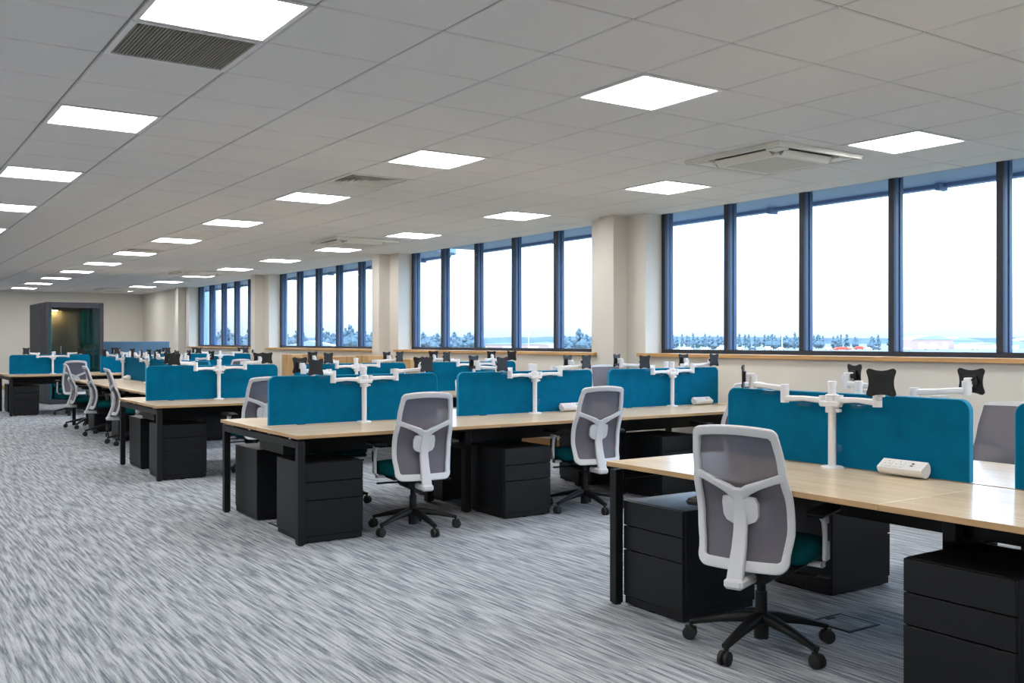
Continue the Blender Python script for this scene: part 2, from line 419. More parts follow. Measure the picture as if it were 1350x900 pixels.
def ring(mb, h0, h1, z0, z1):
    for s in (-1, 1):
        mb.box(-h0, h0, min(s * h0, s * h1), max(s * h0, s * h1), z0, z1); mb.box(min(s * h0, s * h1), max(s * h0, s * h1), -h1, h1, z0, z1)
lf = MB(); ring(lf, .303, .2775, CEIL - .004, CEIL + .028); lf_me = lf.mesh('frame', 'panel_frame', 0)
ld = MB().box(-.2775, .2775, -.2775, .2775, CEIL + .001, CEIL + .02); ld_me = ld.mesh('diffuser', 'led_diffuser', 0)
ORD = ['first', 'second', 'third', 'fourth', 'fifth', 'sixth', 'seventh', 'eighth', 'ninth', 'tenth', 'eleventh', 'twelfth', 'thirteenth']
COLN = {-2: 'row furthest from the windows', -1: 'row over the aisle', 0: 'middle row', 1: 'row beside the windows'}
for c in XR:
    for r in range(-2, 11):
        if c == -2 and r > 3: continue
        x, y = cell(c * 4, r * 4)
        if y > Y_FAR - .4: continue
        t = thing('ceiling_light', 'square white ceiling light panel, %s, %s from the far wall' % (COLN[c], ORD[10 - r]), 'ceiling light', (x, y, 0), 0, 'light panels, ' + COLN[c])
        place(lf_me, 'frame', t); place(ld_me, 'diffuser', t)

# return-air grille beside a light, and two square diffusers
x, y = cell(-4, 1)
t = thing('air_grille', 'grey egg-crate return air grille next to a ceiling light', 'air grille', (x, y, 0))
m = MB(); ring(m, .303, .275, CEIL - .004, CEIL + .02); m.build('frame', 'panel_frame', t, 0)
MB().box(-.275, .275, -.275, .275, CEIL + .016, CEIL + .022).build('backing', 'grille_dark', t, 0)
for k in range(34):
    q = -.275 + .55 * (k + .5) / 34
    MB().box(q - .0022, q + .0022, -.275, .275, CEIL - .001, CEIL + .013).build('slat', 'grille_metal', t, 0)
m = MB()
for k in range(26):
    q = -.275 + .55 * (k + .5) / 26; m.box(-.275, .275, q - .0015, q + .0015, CEIL + .001, CEIL + .012)
m.build('cross_blades', 'grille_metal', t, 0)
def diffuser(i, j, label):
    x, y = cell(i, j); t = thing('air_diffuser', label, 'air diffuser', (x, y, CEIL))
    m = MB(); ring(m, .303, .27, -.004, .02); m.build('frame', 'cassette_white', t, 0)
    MB().box(-.27, .27, -.27, .27, .024, .03).build('backing', 'grille_dark', t, 0)
    for k in range(6):                                    # square sloping vanes
        h = .262 - k * .042; s = .02
        vs = []
        for hh, z in ((h, 0.0), (h - .006, 0.0), (h - s - .006, .022), (h - s, .022)):
            vs += [(-hh, -hh, z), (hh, -hh, z), (hh, hh, z), (-hh, hh, z)]
        fs = []
        for a in range(4):
            for e in range(4):
                b2, e2 = (a + 1) % 4, (e + 1) % 4
                fs.append((e * 4 + a, e * 4 + b2, e2 * 4 + b2, e2 * 4 + a))
        MB().add(vs, fs).build('vane', 'cassette_white', t, 0)
diffuser(0, 6, 'square louvred air diffuser between two middle-row ceiling lights')
diffuser(0, 19, 'square louvred air diffuser touching a middle-row light far down the room')

def cassette(y, label):
    t = thing('air_conditioner', label, 'air conditioner', (5.92, y, CEIL - .001), 0, 'ceiling air conditioners')
    m = MB(); ring(m, .475, .405, -.022, 0); ring(m, .47, .455, -.034, -.022); m.build('surround', 'cassette_white', t, 0)
    MB().box(-.405, .405, -.405, .405, -.006, 0).build('recess', 'cassette_slot', t, 0)
    m = MB(); m.cbox(-.30, .30, -.30, .30, -.060, -.006, .012); m.build('intake_panel', 'cassette_white', t)
    m = MB(); m.box(-.25, .25, -.25, .25, -.0625, -.0605); m.build('intake_grille', 'cassette_grille', t, 0)
    for k in range(4):
        M = Matrix.Rotation(k * PI / 2, 4, 'Z')
        MB().cbox(-.405, -.285, -.405, -.285, -.034, -.004, .004, M).build('corner_plate', 'cassette_white', t)
        Mf = M @ Matrix.Translation((0, -.332, -.040)) @ Matrix.Rotation(-.75, 4, 'X')
        MB().cbox(-.27, .27, -.028, .028, -.004, .004, .002, Mf).build('flap', 'cassette_white', t)
CN = ['opposite the widest run of glass by the lengthwise bench', 'near the cardboard cartons', 'past the cartons', 'close to the far wall']
for k in range(4):
    cassette(5.12 + 7.6 * k, 'white four-way ceiling air conditioner ' + CN[k])

# ------------------------------------------------------------------ benches
BENCH = {   # name: origin corner, rotation, words
    'one': ((3.209, 3.867), -PI / 2, 'lengthwise window bench'),
    'two': ((2.40, 6.04), 0, 'three-chair crosswise bench'),
    'three': ((2.40, 9.60), 0, 'bench before the cartons'),
    'four': ((2.90, 16.90), -PI / 2, 'bench with chairs in file'),
    'five': ((2.32, 19.50), 0, 'bench by the glass pod')}
ENDS = {0: ('aisle end', 'middle', 'window end'), 1: ('pod end', 'middle', 'far-from-pod end')}
SIDES = {0: ('near side', 'pod side'), 1: ('aisle side', 'window side')}
def bmat(b):
    (x, y), rz, _ = BENCH[b]; return Matrix.Translation((x, y, 0)) @ Matrix.Rotation(rz, 4, 'Z')
LONG, DEEP, ZT = 4.8, 1.6, .73
top_mb = MB(); top_mb.cbox(.001, 1.599, 0, .787, ZT - .025, ZT, .0015)
def split_edges(mb, zface):
    mb.mi = [0 if all(abs(mb.v[i][2] - zface) < .002 for i in f) else 1 for f in mb.f]
split_edges(top_mb, ZT)
top_me = top_mb.mesh('tabletop', ['desk_maple', 'desk_edge'], 35)
def leg_mesh(w):
    m = MB(); m.cbox(-w / 2, w / 2, -w / 2, w / 2, .008, .69, .003); m.cbox(-.018, .018, -.018, .018, 0, .008, .002); return m.mesh('leg', 'black_steel')
leg_me = leg_mesh(.05); mid_me = leg_mesh(.06)
rail_me = MB().cbox(.012, .062, .062, DEEP - .062, .64, .69, .003).mesh('end_rail', 'black_steel')
beam_me = MB().cbox(.07, LONG - .07, -.02, .02, .655, .69, .003).mesh('long_rail', 'black_steel')
tr = MB(); tr.box(.12, LONG - .1, .56, 1.04, .545, .55); tr.box(.12, LONG - .1, .56, .565, .55, .66); tr.box(.12, LONG - .1, 1.035, 1.04, .55, .66)
tr.box(.12, .125, .565, 1.035, .55, .66); tr.box(LONG - .105, LONG - .1, .565, 1.035, .55, .66)
tray_me = tr.mesh('cable_tray', 'black_steel', 0)
st_me = MB().lathe([(.016, .69), (.016, .705)], 10).mesh('standoff', 'chrome')
for b, ((x, y), rz, words) in BENCH.items():
    t = thing('bench_desk', {'one': 'maple six-place bench desk on black legs set lengthwise under the widest window',
        'two': 'maple six-place bench desk with three chairs tucked along one side',
        'three': 'maple six-place bench desk standing crosswise before the cardboard cartons',
        'four': 'maple six-place bench desk with three chairs in file on its aisle side',
        'five': 'maple six-place bench desk standing by the dark glass-fronted pod'}[b], 'desk', (x, y, 0), rz, 'bench desks')
    for k in range(3):
        place(top_me, 'tabletop', t, (k * 1.6, 0, 0)); place(top_me, 'tabletop', t, (k * 1.6, DEEP - .787, 0))
    for u in (.037, LONG - .037):
        for v in (.037, DEEP - .037): place(leg_me, 'leg', t, (u, v, 0))
        for v in (.2, .6, 1.0, 1.4): place(st_me, 'standoff', t, (u, v, 0))
    for u in (1.6, 3.2):
        for v in (.5, 1.1): place(mid_me, 'leg', t, (u, v, 0))
        place(MB().cbox(-.03, .03, .47, 1.13, .50, .54, .003).mesh('cross_rail', 'black_steel'), 'cross_rail', t, (u, 0, 0))
    place(rail_me, 'end_rail', t); place(rail_me, 'end_rail', t, (LONG - .074, 0, 0))
    place(beam_me, 'long_rail', t, (0, .34, 0)); place(beam_me, 'long_rail', t, (0, DEEP - .34, 0))
    place(tray_me, 'cable_tray', t)

# desk screens
def screen_mesh():
    w, z0, z1, r = 1.40, ZT + .004, 1.09, .05
    poly = [(0, z0), (w, z0)] + [(w - r + r * math.cos(a * PI / 16), z1 - r + r * math.sin(a * PI / 16)) for a in range(9)] + [(r - r * math.sin(a * PI / 16), z1 - r + r * math.cos(a * PI / 16)) for a in range(9)]
    return MB().prism(poly, -.0125, .0125).mesh('fabric_panel', 'screen_teal', 30), poly
scr_me, scr_poly = screen_mesh()
m = MB(); pp = [(x, 0, z) for x, z in scr_poly[1:]] + [(scr_poly[0][0], 0, scr_poly[0][1])]
m.sweep(pp, [(0, 1, 0)] * len(pp), .007, .029, False, 8); trim_me = m.mesh('edge_piping', 'screen_trim_lit')
foot_me = MB().cbox(-.03, .03, -.012, .012, .60, ZT + .004, .002).mesh('bracket', 'black_steel')
for b, (o, rz, words) in BENCH.items():
    q = 0 if rz == 0 else 1; M = bmat(b)
    for k in range(3):
        p = M @ Vector((.1 + 1.6 * k, .8, 0))
        t = thing('desk_screen', 'teal fabric desk screen, %s of the %s' % (ENDS[q][k], words), 'screen', p, rz, 'desk screens')
        place(scr_me, 'fabric_panel', t); place(trim_me, 'edge_piping', t)
        for u in (.25, 1.15): place(foot_me, 'bracket', t, (u, 0, 0))

# drawer pedestals
def pedestal(label, p, rz, keys=False):
    t = thing('drawer_pedestal', label, 'drawers', p, rz, 'drawer pedestals')
    for nm, me in PED: place(me, nm, t)
    if keys: place(KEY_ME, 'key', place(LOCK_ME, 'lock', t))
    return t
W_, D_, H_ = .43, .50, .535
body = MB(); body.cbox(0, W_, .02, D_, .045, H_, .003); body.box(.02, W_ - .02, .03, D_ - .02, .018, .05)
PED = [('body', body.mesh('body', 'pedestal_steel'))]
for z0, z1 in ((.41, .533), (.288, .405), (.05, .283)):
    PED.append(('drawer', MB().cbox(.002, W_ - .002, 0, .021, z0, z1, .002).mesh('drawer', 'pedestal_steel')))
PED.append(('plinth', MB().cbox(.006, W_ - .006, .006, D_ - .006, .010, .05, .003).mesh('plinth', 'black_steel')))
PED.append(('castor', MB().cyl((W_ / 2 - .03, .022, .014), (W_ / 2 - .005, .022, .014), .013, n=12).mesh('castor', 'rubber')))
for cxy in ((.04, .06), (W_ - .04, .06), (.04, D_ - .05), (W_ - .04, D_ - .05)):
    PED.append(('foot', MB().lathe([(.016, 0), (.016, .02)], 10, Matrix.Translation((*cxy, 0))).mesh('foot', 'rubber')))
LOCK_ME = (MB().cyl((W_ - .03, 0, .47), (W_ - .03, -.004, .47), .009, n=12).mesh('lock', 'chrome'))
KEY_ME = MB().cbox(W_ - .033, W_ - .027, -.012, -.004, .435, .475, .001).mesh('key', 'chrome')
for b, (o, rz, words) in BENCH.items():
    q = 0 if rz == 0 else 1; M = bmat(b)
    for k in range(3):
        lab = 'black steel three-drawer pedestal under the %s, %s, %s'
        pedestal(lab % (ENDS[q][k], SIDES[q][0], words), M @ Vector(((.07 if b != 'four' else 1.10) + 1.6 * k, .055, 0)), rz, keys=(b == 'two' and k == 2) or b == 'five')
        pu = .10 if b != 'one' else .16
        pedestal(lab % (ENDS[q][k], SIDES[q][1], words), M @ Vector((pu + W_ + 1.6 * k, DEEP - .055, 0)), rz + PI)

# ------------------------------------------------------------------ dual monitor arms
def arm_meshes():
    d = {}
    m = MB(); m.lathe([(.019, ZT + .008), (.019, 1.145)], 16); m.lathe([(.0215, 1.13), (.0215, 1.15), (.017, 1.153)], 16); d['pole'] = m.mesh('pole', 'arm_white')
    m = MB(); m.lathe([(.055, ZT), (.055, ZT + .006), (.05, ZT + .010), (.024, ZT + .014)], 20); d['base_plate'] = m.mesh('base_plate', 'arm_white')
    m = MB(); m.lathe([(.030, 1.0), (.032, 1.005), (.032, 1.028), (.024, 1.03)], 16); m.cbox(-.055, .055, -.032, .014, 1.028, 1.058, .006); m.lathe([(.033, 1.056), (.033, 1.085), (.026, 1.09)], 16)
    m.cbox(.02, .05, -.012, .012, 1.004, 1.02, .003); d['collar'] = m.mesh('collar', 'arm_white')
    # a link lies along +x, its own joints at both ends
    l = .225; m = MB()
    m.sweep([(0, 0, 0), (.03, 0, 0), (l / 2, 0, .004), (l - .03, 0, 0), (l, 0, 0)], [(0, 0, 1)] * 5, [.032, .036, .03, .036, .032], [.03, .03, .026, .03, .03], False, 12)
    m.lathe([(.0215, -.022), (.0215, .022)], 14); m.lathe([(.0215, -.022), (.0215, .034)], 14, Matrix.Translation((l, 0, 0))); d['lower_link'] = m.mesh('lower_link', 'arm_white')
    m = MB()
    m.sweep([(0, 0, 0), (.03, 0, 0), (l / 2, 0, .006), (l - .03, 0, .01), (l, 0, .01)], [(0, 0, 1)] * 5, [.032, .036, .03, .036, .032], [.03, .03, .026, .03, .03], False, 12)
    m.lathe([(.0215, -.022), (.0215, .02)], 14); m.lathe([(.0215, -.012), (.0215, .055)], 14, Matrix.Translation((l, 0, 0))); d['upper_link'] = m.mesh('upper_link', 'arm_white')
    d['cable_clip'] = MB().cbox(.07, .15, -.014, .014, -.034, -.016, .003).mesh('cable_clip', 'clear_plastic')
    # head: tilt joint at the origin, plate in front of it (towards -y)
    m = MB(); m.cbox(-.013, .013, -.045, .01, -.016, .03, .005); d['tilt_head'] = m.mesh('tilt_head', 'arm_white')
    d['tilt_knob'] = MB().cyl((-.034, -.026, .012), (-.014, -.026, .012), .014, n=14).mesh('tilt_knob', 'plate_black')
    s = .057; poly = []
    for k in range(4):
        a = k * PI / 2 + PI / 4
        for da in (-.16, -.08, 0, .08, .16):
            rr = s * 1.414 * (1.0 if abs(da) < .1 else .93); poly.append((rr * math.cos(a + da), rr * math.sin(a + da)))
        for f in (-.42, -.2, 0, .2, .42):
            aa = a + PI / 4 + f; rr = s * {0: .91, .2: .94, .42: 1.05}[abs(f)]; poly.append((rr * math.cos(aa), rr * math.sin(aa)))
    m = MB(); m.prism([(x, z) for x, z in poly], -.054, -.048, Matrix.Translation((0, 0, .012))); m.cbox(-.028, .028, -.048, -.036, -.016, .04, .003)
    for sx in (-1, 1):
        for sz in (-1, 1): m.cyl((sx * .047, -.057, .012 + sz * .047), (sx * .047, -.048, .012 + sz * .047), .006, n=8)
    m.cbox(-.012, .012, -.0565, -.05, .036, .05, .001)
    d['mounting_plate'] = m.mesh('mounting_plate', 'plate_black')
    m = MB()
    m.cbox(-.03, .03, -.004, .004, -.018, .018, .002, Matrix.Translation((.026, 0, ZT + .1))); d['cable_cover'] = m.mesh('cable_cover', 'clear_plastic')
    return d
ARM = arm_meshes()
def monitor_arm(label, p, rz, left, right):
    """left/right: (lower angle, upper angle, plate turn) in degrees, measured from the user's right, towards the user negative"""
    t = thing('monitor_arm', label, 'monitor arm', p, rz, 'dual monitor arms')
    for nm in ('base_plate', 'pole', 'collar', 'cable_cover'): place(ARM[nm], nm, t)
    for sx, (a1, a2, pt), dz in ((-1, left, 0.0), (1, right, 0.006)):
        a1, a2, pt = math.radians(a1), math.radians(a2), math.radians(pt)
        s = Vector((sx * .045, -.008, 1.058 + dz)); e = s + Vector((math.cos(a1), math.sin(a1), 0)) * .225 + Vector((0, 0, .05)); h = e + Vector((math.cos(a2), math.sin(a2), 0)) * .225 + Vector((0, 0, .04))
        lo = place(ARM['lower_link'], 'lower_link', t, s, a1); place(ARM['cable_clip'], 'cable_clip', lo)
        up = place(ARM['upper_link'], 'upper_link', t, e, a2); place(ARM['cable_clip'], 'cable_clip', up)
        hd = place(ARM['tilt_head'], 'tilt_head', t, h, pt); place(ARM['tilt_knob'], 'tilt_knob', hd); place(ARM['mounting_plate'], 'mounting_plate', hd)
    return t
rnd = random.Random(3)
POSE = {('one', 0, 0): ((184, 176, -52), (-4, -52, 40)), ('one', 0, 1): ((192, 212, 10), (-100, 5, -20)),
        ('two', 0, 0): ((186, 205, 6), (2, -8, 8)), ('two', 0, 1): ((180, 165, -30), (-4, 10, 8)),
        ('two', 1, 0): ((183, 210, 10), (2, -6, 12)), ('two', 2, 0): ((184, 200, -4), (4, -4, 2))}
for b, (o, rz, words) in BENCH.items():
    q = 0 if rz == 0 else 1; M = bmat(b)
    for k in range(3):
        for s in (0, 1):
            po = POSE.get((b, k, s)) or ((188 + rnd.uniform(-5, 8), 192 + rnd.uniform(-10, 25), rnd.uniform(-22, 22)), (rnd.uniform(-14, -3), rnd.uniform(-28, -2), rnd.uniform(-22, 22)))
            if b == 'four': uo = .28 + 1.6 * k
            else: uo = .82 + 1.6 * k + (.01 if s == 0 else .06)
            v = .8 - .068 if s == 0 else .8 + .068
            monitor_arm('white dual monitor arm, black plates, %s, %s, %s' % (ENDS[q][k], SIDES[q][s], words), M @ Vector((uo, v, 0)), rz + (PI if s else 0), *po)

# ------------------------------------------------------------------ desktop power modules
pm = MB(); R_ = .037
prof = [(R_ * math.cos(math.radians(x)), R_ * math.sin(math.radians(x))) for x in list(range(-120, 6, 9)) + list(range(118, 241, 12))]
pm.prism([(x, z + R_ + .006) for x, z in prof], -.112, .112, Matrix.Rotation(-PI / 2, 4, 'Z'))
PM_BODY = pm.mesh('housing', 'white_plastic', 40)
def power_module(label, p, rz):
    t = thing('power_module', label, 'power socket', p, rz, 'desktop power modules')
    place(PM_BODY, 'housing', t)
    # flat sloping face runs between the two profile ends (local y,z after the turn)
    p0 = Vector((0, -R_ * math.cos(math.radians(5)), R_ * math.sin(math.radians(5)) + R_ + .006)); p1 = Vector((0, -R_ * math.cos(math.radians(118)), R_ * math.sin(math.radians(118)) + R_ + .006))
    d = (p1 - p0); L = d.length; dy = d.normalized(); nz = Vector((1, 0, 0)).cross(dy)
    if nz.z < 0: nz = -nz
    F = Matrix(((1, dy.x, nz.x, p0.x), (0, dy.y, nz.y, p0.y), (0, dy.z, nz.z, p0.z), (0, 0, 0, 1)))
    for sx in (-.07, -.012):                                   # three-pin sockets
        m = MB(); m.cbox(-.024, .024, L / 2 - .026, L / 2 + .026, -.002, .001, .0008, F @ Matrix.Translation((sx, 0, 0))); fp = m.build('socket_face', 'white_plastic', t)
        m = MB()
        for (ax, ay, wx, wy) in ((0, .012, .003, .006), (-.011, -.008, .005, .003), (.011, -.008, .005, .003)):
            m.box(ax - wx / 2, ax + wx / 2, L / 2 + ay - wy / 2, L / 2 + ay + wy / 2, .0008, .0014, F @ Matrix.Translation((sx, 0, 0)))
        m.build('pin_hole', 'socket_dark', fp, 0)
    for ay in (-.008, .008): MB().box(.045, .058, L / 2 + ay - .003, L / 2 + ay + .003, -.001, .001, F).build('usb_port', 'socket_dark', t, 0)
def on(b, u, v): return bmat(b) @ Vector((u, v, ZT))
power_module('white power socket bar on the lengthwise window bench', on('one', 1.215, .735), -PI / 2)
power_module('white power socket bar at the window end of the three-chair bench', on('two', 4.43, .735), 0)
power_module('white power socket bar halfway along the three-chair bench', on('two', 2.83, .735), 0)
power_module('white power socket bar on the bench with chairs in file', on('four', .55, .735), -PI / 2)

# ------------------------------------------------------------------ office chair
def chair_parts(lift):
    Z = lift; out = []
    def half(t):        # half width of the back against height 0..1
        pts = [(0, .186), (.10, .197), (.3, .212), (.5, .212), (.75, .197), (1, .179)]
        for (a, wa), (b2, wb) in zip(pts, pts[1:]):
            if t <= b2:
                f = (t - a) / (b2 - a); f = f * f * (3 - 2 * f); return wa + (wb - wa) * f
        return pts[-1][1]
    def S(s, t, off=0.0):   # s -1..1 across, t 0..1 up; returns a point; the user faces +y
        z = .385 + t * .60
        y = -.252 + .045 * math.sin(min(1, t / .62) * PI) - (0.085 * max(0, t - .45) ** 1.5 / .55 ** 1.5) + .035 * s * s
        return Vector((s * half(t), y + off, z + Z))
    def Nn(s, t):
        e = .01; a = S(s + e, t) - S(s - e, t); b2 = S(s, min(1.2, t + e)) - S(s, t - e)
        return a.cross(b2).normalized()
    # outer ring as (s, t) points with rounded corners
    ringp = []
    def seg(p, q, n):
        for i in range(n): ringp.append((p[0] + (q[0] - p[0]) * i / n, p[1] + (q[1] - p[1]) * i / n))
    def arc(cx, cy, rx, ry, a0, a1, n=6):
        for i in range(n): a = math.radians(a0 + (a1 - a0) * i / n); ringp.append((cx + rx * math.cos(a), cy + ry * math.sin(a)))
    seg((-.80, .035), (.80, .035), 10); arc(.80, .08, .14, .045, -90, 0); seg((.94, .08), (.94, .925), 18); arc(.84, .925, .10, .05, 0, 90)
    for i in range(12):
        s = .84 - 1.68 * i / 12; ringp.append((s, .975 + .02 * (1 - (s / .84) ** 2)))
    arc(-.84, .925, .10, .05, 90, 180); seg((-.94, .925), (-.94, .08), 18); arc(-.80, .08, .14, .045, 180, 270)
    m = MB()
    pts = [S(s, t) for s, t in ringp]; nr = [Nn(s, t) for s, t in ringp]
    wd = [.034 + .020 * max(0, 1 - t / .10) + (.006 if t > .95 else 0) for s, t in ringp]
    m.sweep(pts, nr, wd, .02, True, 14, 5.0)
    for sg in (-1, 1):                                     # the two arms of the Y
        st = [(sg * .93, .67), (sg * .72, .645), (sg * .45, .61), (sg * .22, .575), (sg * .04, .53)]
        st = [(a, b2) for a, b2 in st]
        m.sweep([S(a, b2, -.002 - .012 * (1 - abs(a))) for a, b2 in st], [Nn(a, b2) for a, b2 in st], [.036, .032, .034, .042, .05], [.016, .018, .02, .024, .026], False, 14, 5.0)
    st = [.575, .50, .40, .28, .16, .05, -.05, -.10]
    sp = [S(0, t, -.014 - .024 * max(0, .55 - t) + .05 * max(0, -t)) for t in st]
    m.sweep(sp, [Nn(0, max(t, 0)) for t in st], [.048, .05, .056, .06, .064, .068, .07, .066], [.022, .024, .026, .028, .03, .032, .034, .034], False, 14, 5.0)
    b0 = S(0, -.08); m.cbox(-.042, .042, b0.y - .05, b0.y + .15, .318 + Z, .362 + Z, .012)
    out.append(('back_frame', m.mesh('back_frame', 'chair_frame', 50), 'light grey plastic back frame with Y-shaped spine'))
    g = MB(); ns, ntt = 14, 22
    vs = [S(-.97 + 1.94 * i / ns, .03 + .955 * j / ntt, .013) for j in range(ntt + 1) for i in range(ns + 1)]
    fs = [(j * (ns + 1) + i, j * (ns + 1) + i + 1, (j + 1) * (ns + 1) + i + 1, (j + 1) * (ns + 1) + i) for j in range(ntt) for i in range(ns)]
    g.add(vs, fs); out.append(('mesh_back', g.mesh('mesh_back', 'chair_mesh', 60), 'grey see-through mesh back'))
    # lumbar pad behind the mesh
    l = MB(); ls = [(-.36, .38), (-.37, .47), (-.33, .515), (-.10, .53), (.10, .53), (.33, .515), (.37, .47), (.36, .38), (.30, .345), (.14, .32), (-.14, .32), (-.30, .345)]
    n = len(ls); fr = [S(a, b2, -.004) for a, b2 in ls]; bk = [S(a, b2, -.024) for a, b2 in ls]
    l.add(fr + bk, [tuple(range(n)), tuple(reversed(range(n, 2 * n)))] + [(i, (i + 1) % n, n + (i + 1) % n, n + i) for i in range(n)])
    out.append(('lumbar_pad', l.mesh('lumbar_pad', 'chair_frame', 30), None))
    # seat cushion: rounded rings
    c = MB(); n = 36; vs = []; fs = []
    lay = [(.90, .405), (.985, .418), (1.0, .44), (.985, .468), (.93, .486), (.75, .493), (.4, .488)]
    for f, z in lay:
        for i in range(n):
            a = 2 * PI * i / n; ca, sa = math.cos(a), math.sin(a); pw = 2 / 3.6
            x = .245 * f * math.copysign(abs(ca) ** pw, ca); y = .035 + .228 * f * math.copysign(abs(sa) ** pw, sa)
            vs.append((x, y, z + Z - (.02 * max(0, (y - .14) / .12) ** 2 if z > .43 else 0)))
    for j in range(len(lay) - 1):
        for i in range(n): k = (i + 1) % n; fs.append((j * n + i, j * n + k, (j + 1) * n + k, (j + 1) * n + i))
    fs += [tuple(reversed(range(n))), tuple(range((len(lay) - 1) * n, len(lay) * n))]
    c.add(vs, fs); out.append(('seat', c.mesh('seat', 'seat_teal', 60), 'teal fabric seat cushion'))
    p = MB(); p.cbox(-.21, .21, -.185, .235, .385 + Z, .412 + Z, .02); out.append(('seat_pan', p.mesh('seat_pan', 'black_plastic'), None))
    p = MB(); p.cbox(-.085, .085, -.16, .12, .31 + Z, .388 + Z, .02); p.cyl((.08, .02, .345 + Z), (.27, .02, .345 + Z), .007, n=8); p.cbox(.24, .30, .008, .032, .338 + Z, .352 + Z, .004)
    p.cyl((-.08, .06, .34 + Z), (-.25, .06, .34 + Z), .007, n=8); out.append(('tilt_mechanism', p.mesh('tilt_mechanism', 'black_plastic'), None))
    p = MB(); p.lathe([(.026, .14), (.026, .25), (.02, .25), (.02, .325 + Z)], 16); p.lathe([(.032, .045), (.034, .14), (.028, .16)], 16); out.append(('gas_lift', p.mesh('gas_lift', 'black_plastic'), None))
    for sg in (-1, 1):
        p = MB(); p.sweep([(sg * .19, .03, .395 + Z), (sg * .262, .03, .392 + Z), (sg * .276, .028, .42 + Z), (sg * .278, .022, .52 + Z), (sg * .276, .015, .585 + Z), (sg * .272, .01, .612 + Z)],
            [(0, 0, 1), (sg * .5, 0, 1), (sg, 0, 0), (sg, 0, 0), (sg, 0, 0), (sg, 0, 0)], [.06, .058, .056, .05, .056, .10], [.02, .022, .024, .024, .024, .022], False, 12)
        out.append(('arm_post', p.mesh('arm_post', 'chair_frame', 50), None))
        p = MB(); p.cbox(sg * .278 - .006, sg * .278 + .006 + 0, .010, .032, .50 + Z, .575 + Z, .002, Matrix.Translation((sg * .010, 0, 0))); out.append(('height_slot', p.mesh('height_slot', 'black_plastic'), None))
        p = MB(); p.cbox(sg * .27 - .044, sg * .27 + .044, -.115, .135, .612 + Z, .642 + Z, .013); out.append(('arm_pad', p.mesh('arm_pad', 'black_plastic', 50), None))
    return out
def base_parts():
    leg = MB(); leg.sweep([(.02, 0, .135), (.08, 0, .13), (.18, 0, .112), (.27, 0, .09), (.315, 0, .078)], [(0, 0, 1)] * 5, [.062, .056, .046, .038, .034], [.05, .046, .034, .026, .024], False, 10)
    c = MB()
    for s in (-1, 1): c.lathe([(.022, -.010), (.030, -.007), (.030, .007), (.022, .010)], 16, Matrix.Translation((.318, s * .014, .030)) @ Matrix.Rotation(PI / 2, 4, 'X'))
    c.lathe([(.006, .03), (.009, .082)], 8, Matrix.Translation((.312, 0, 0))); c.cbox(.288, .34, -.003, .003, .03, .062, .002)
    return leg.mesh('base_leg', 'black_plastic', 50), c.mesh('castor', 'rubber', 40)
LEG_ME, CAST_ME = base_parts()
CH = {}
def chair(label, x, y, face, base, lift=0.0):
    """face: heading of the user in degrees (0 = +x, 90 = +y); base: heading of one base leg"""
    if lift not in CH: CH[lift] = chair_parts(lift)
    t = thing('office_chair', label, 'chair', (x, y, 0), math.radians(face - 90), 'mesh-back office chairs')
    for nm, me, lab in CH[lift]:
        o = place(me, nm, t)
        if lab: o['label'] = lab
    for k in range(5):
        lg = place(LEG_ME, 'base_leg', t, (0, 0, 0), math.radians(base - face + 90 + 72 * k)); place(CAST_ME, 'castor', lg, (0, 0, 0), 0)
    return t
chair('grey mesh-back office chair on the aisle side of the lengthwise window bench', 3.305, 2.92, 20, 50)
chair('grey mesh-back office chair across the lengthwise window bench, back towards the glass', 5.17, 2.93, 186, 20)
chair('grey mesh-back office chair across the lengthwise window bench, second from its pod end', 5.05, 1.45, 176, 40)
chair('grey mesh-back office chair at the aisle end of the three-chair bench, near side', 3.31, 6.14, 81, 54)
chair('grey mesh-back office chair at the middle of the three-chair bench, near side', 4.87, 6.14, 80, 46)
chair('grey mesh-back office chair at the window end of the three-chair bench, near side', 6.39, 6.04, 84, 66)
chair('grey mesh-back office chair pushed in at the aisle end, pod side of three-chair bench', 3.35, 7.62, 268, 20)
chair('grey mesh-back office chair pushed in at the middle, pod side of three-chair bench', 4.92, 7.62, 275, 50)
chair('grey mesh-back office chair raised high at window end, pod side of three-chair bench', 6.84, 8.02, 262, 10, .09)
chair('grey mesh-back office chair at the aisle end of the crosswise bench before the cartons', 3.36, 9.55, 92, 40)
chair('grey mesh-back office chair filed along its bench, the one next to the pod', 3.045, 16.35, -6, 15)
chair('grey mesh-back office chair filed along its bench, middle one of the three', 3.045, 14.85, -4, 40)
chair('grey mesh-back office chair filed along its bench, furthest from the pod', 3.045, 13.42, -4, 5)
chair('grey mesh-back office chair at the aisle end of the bench by the glass pod', 3.36, 19.3, 86, 30)
chair('grey mesh-back office chair at the window end of the bench by the glass pod', 6.35, 19.2, 90, 12)

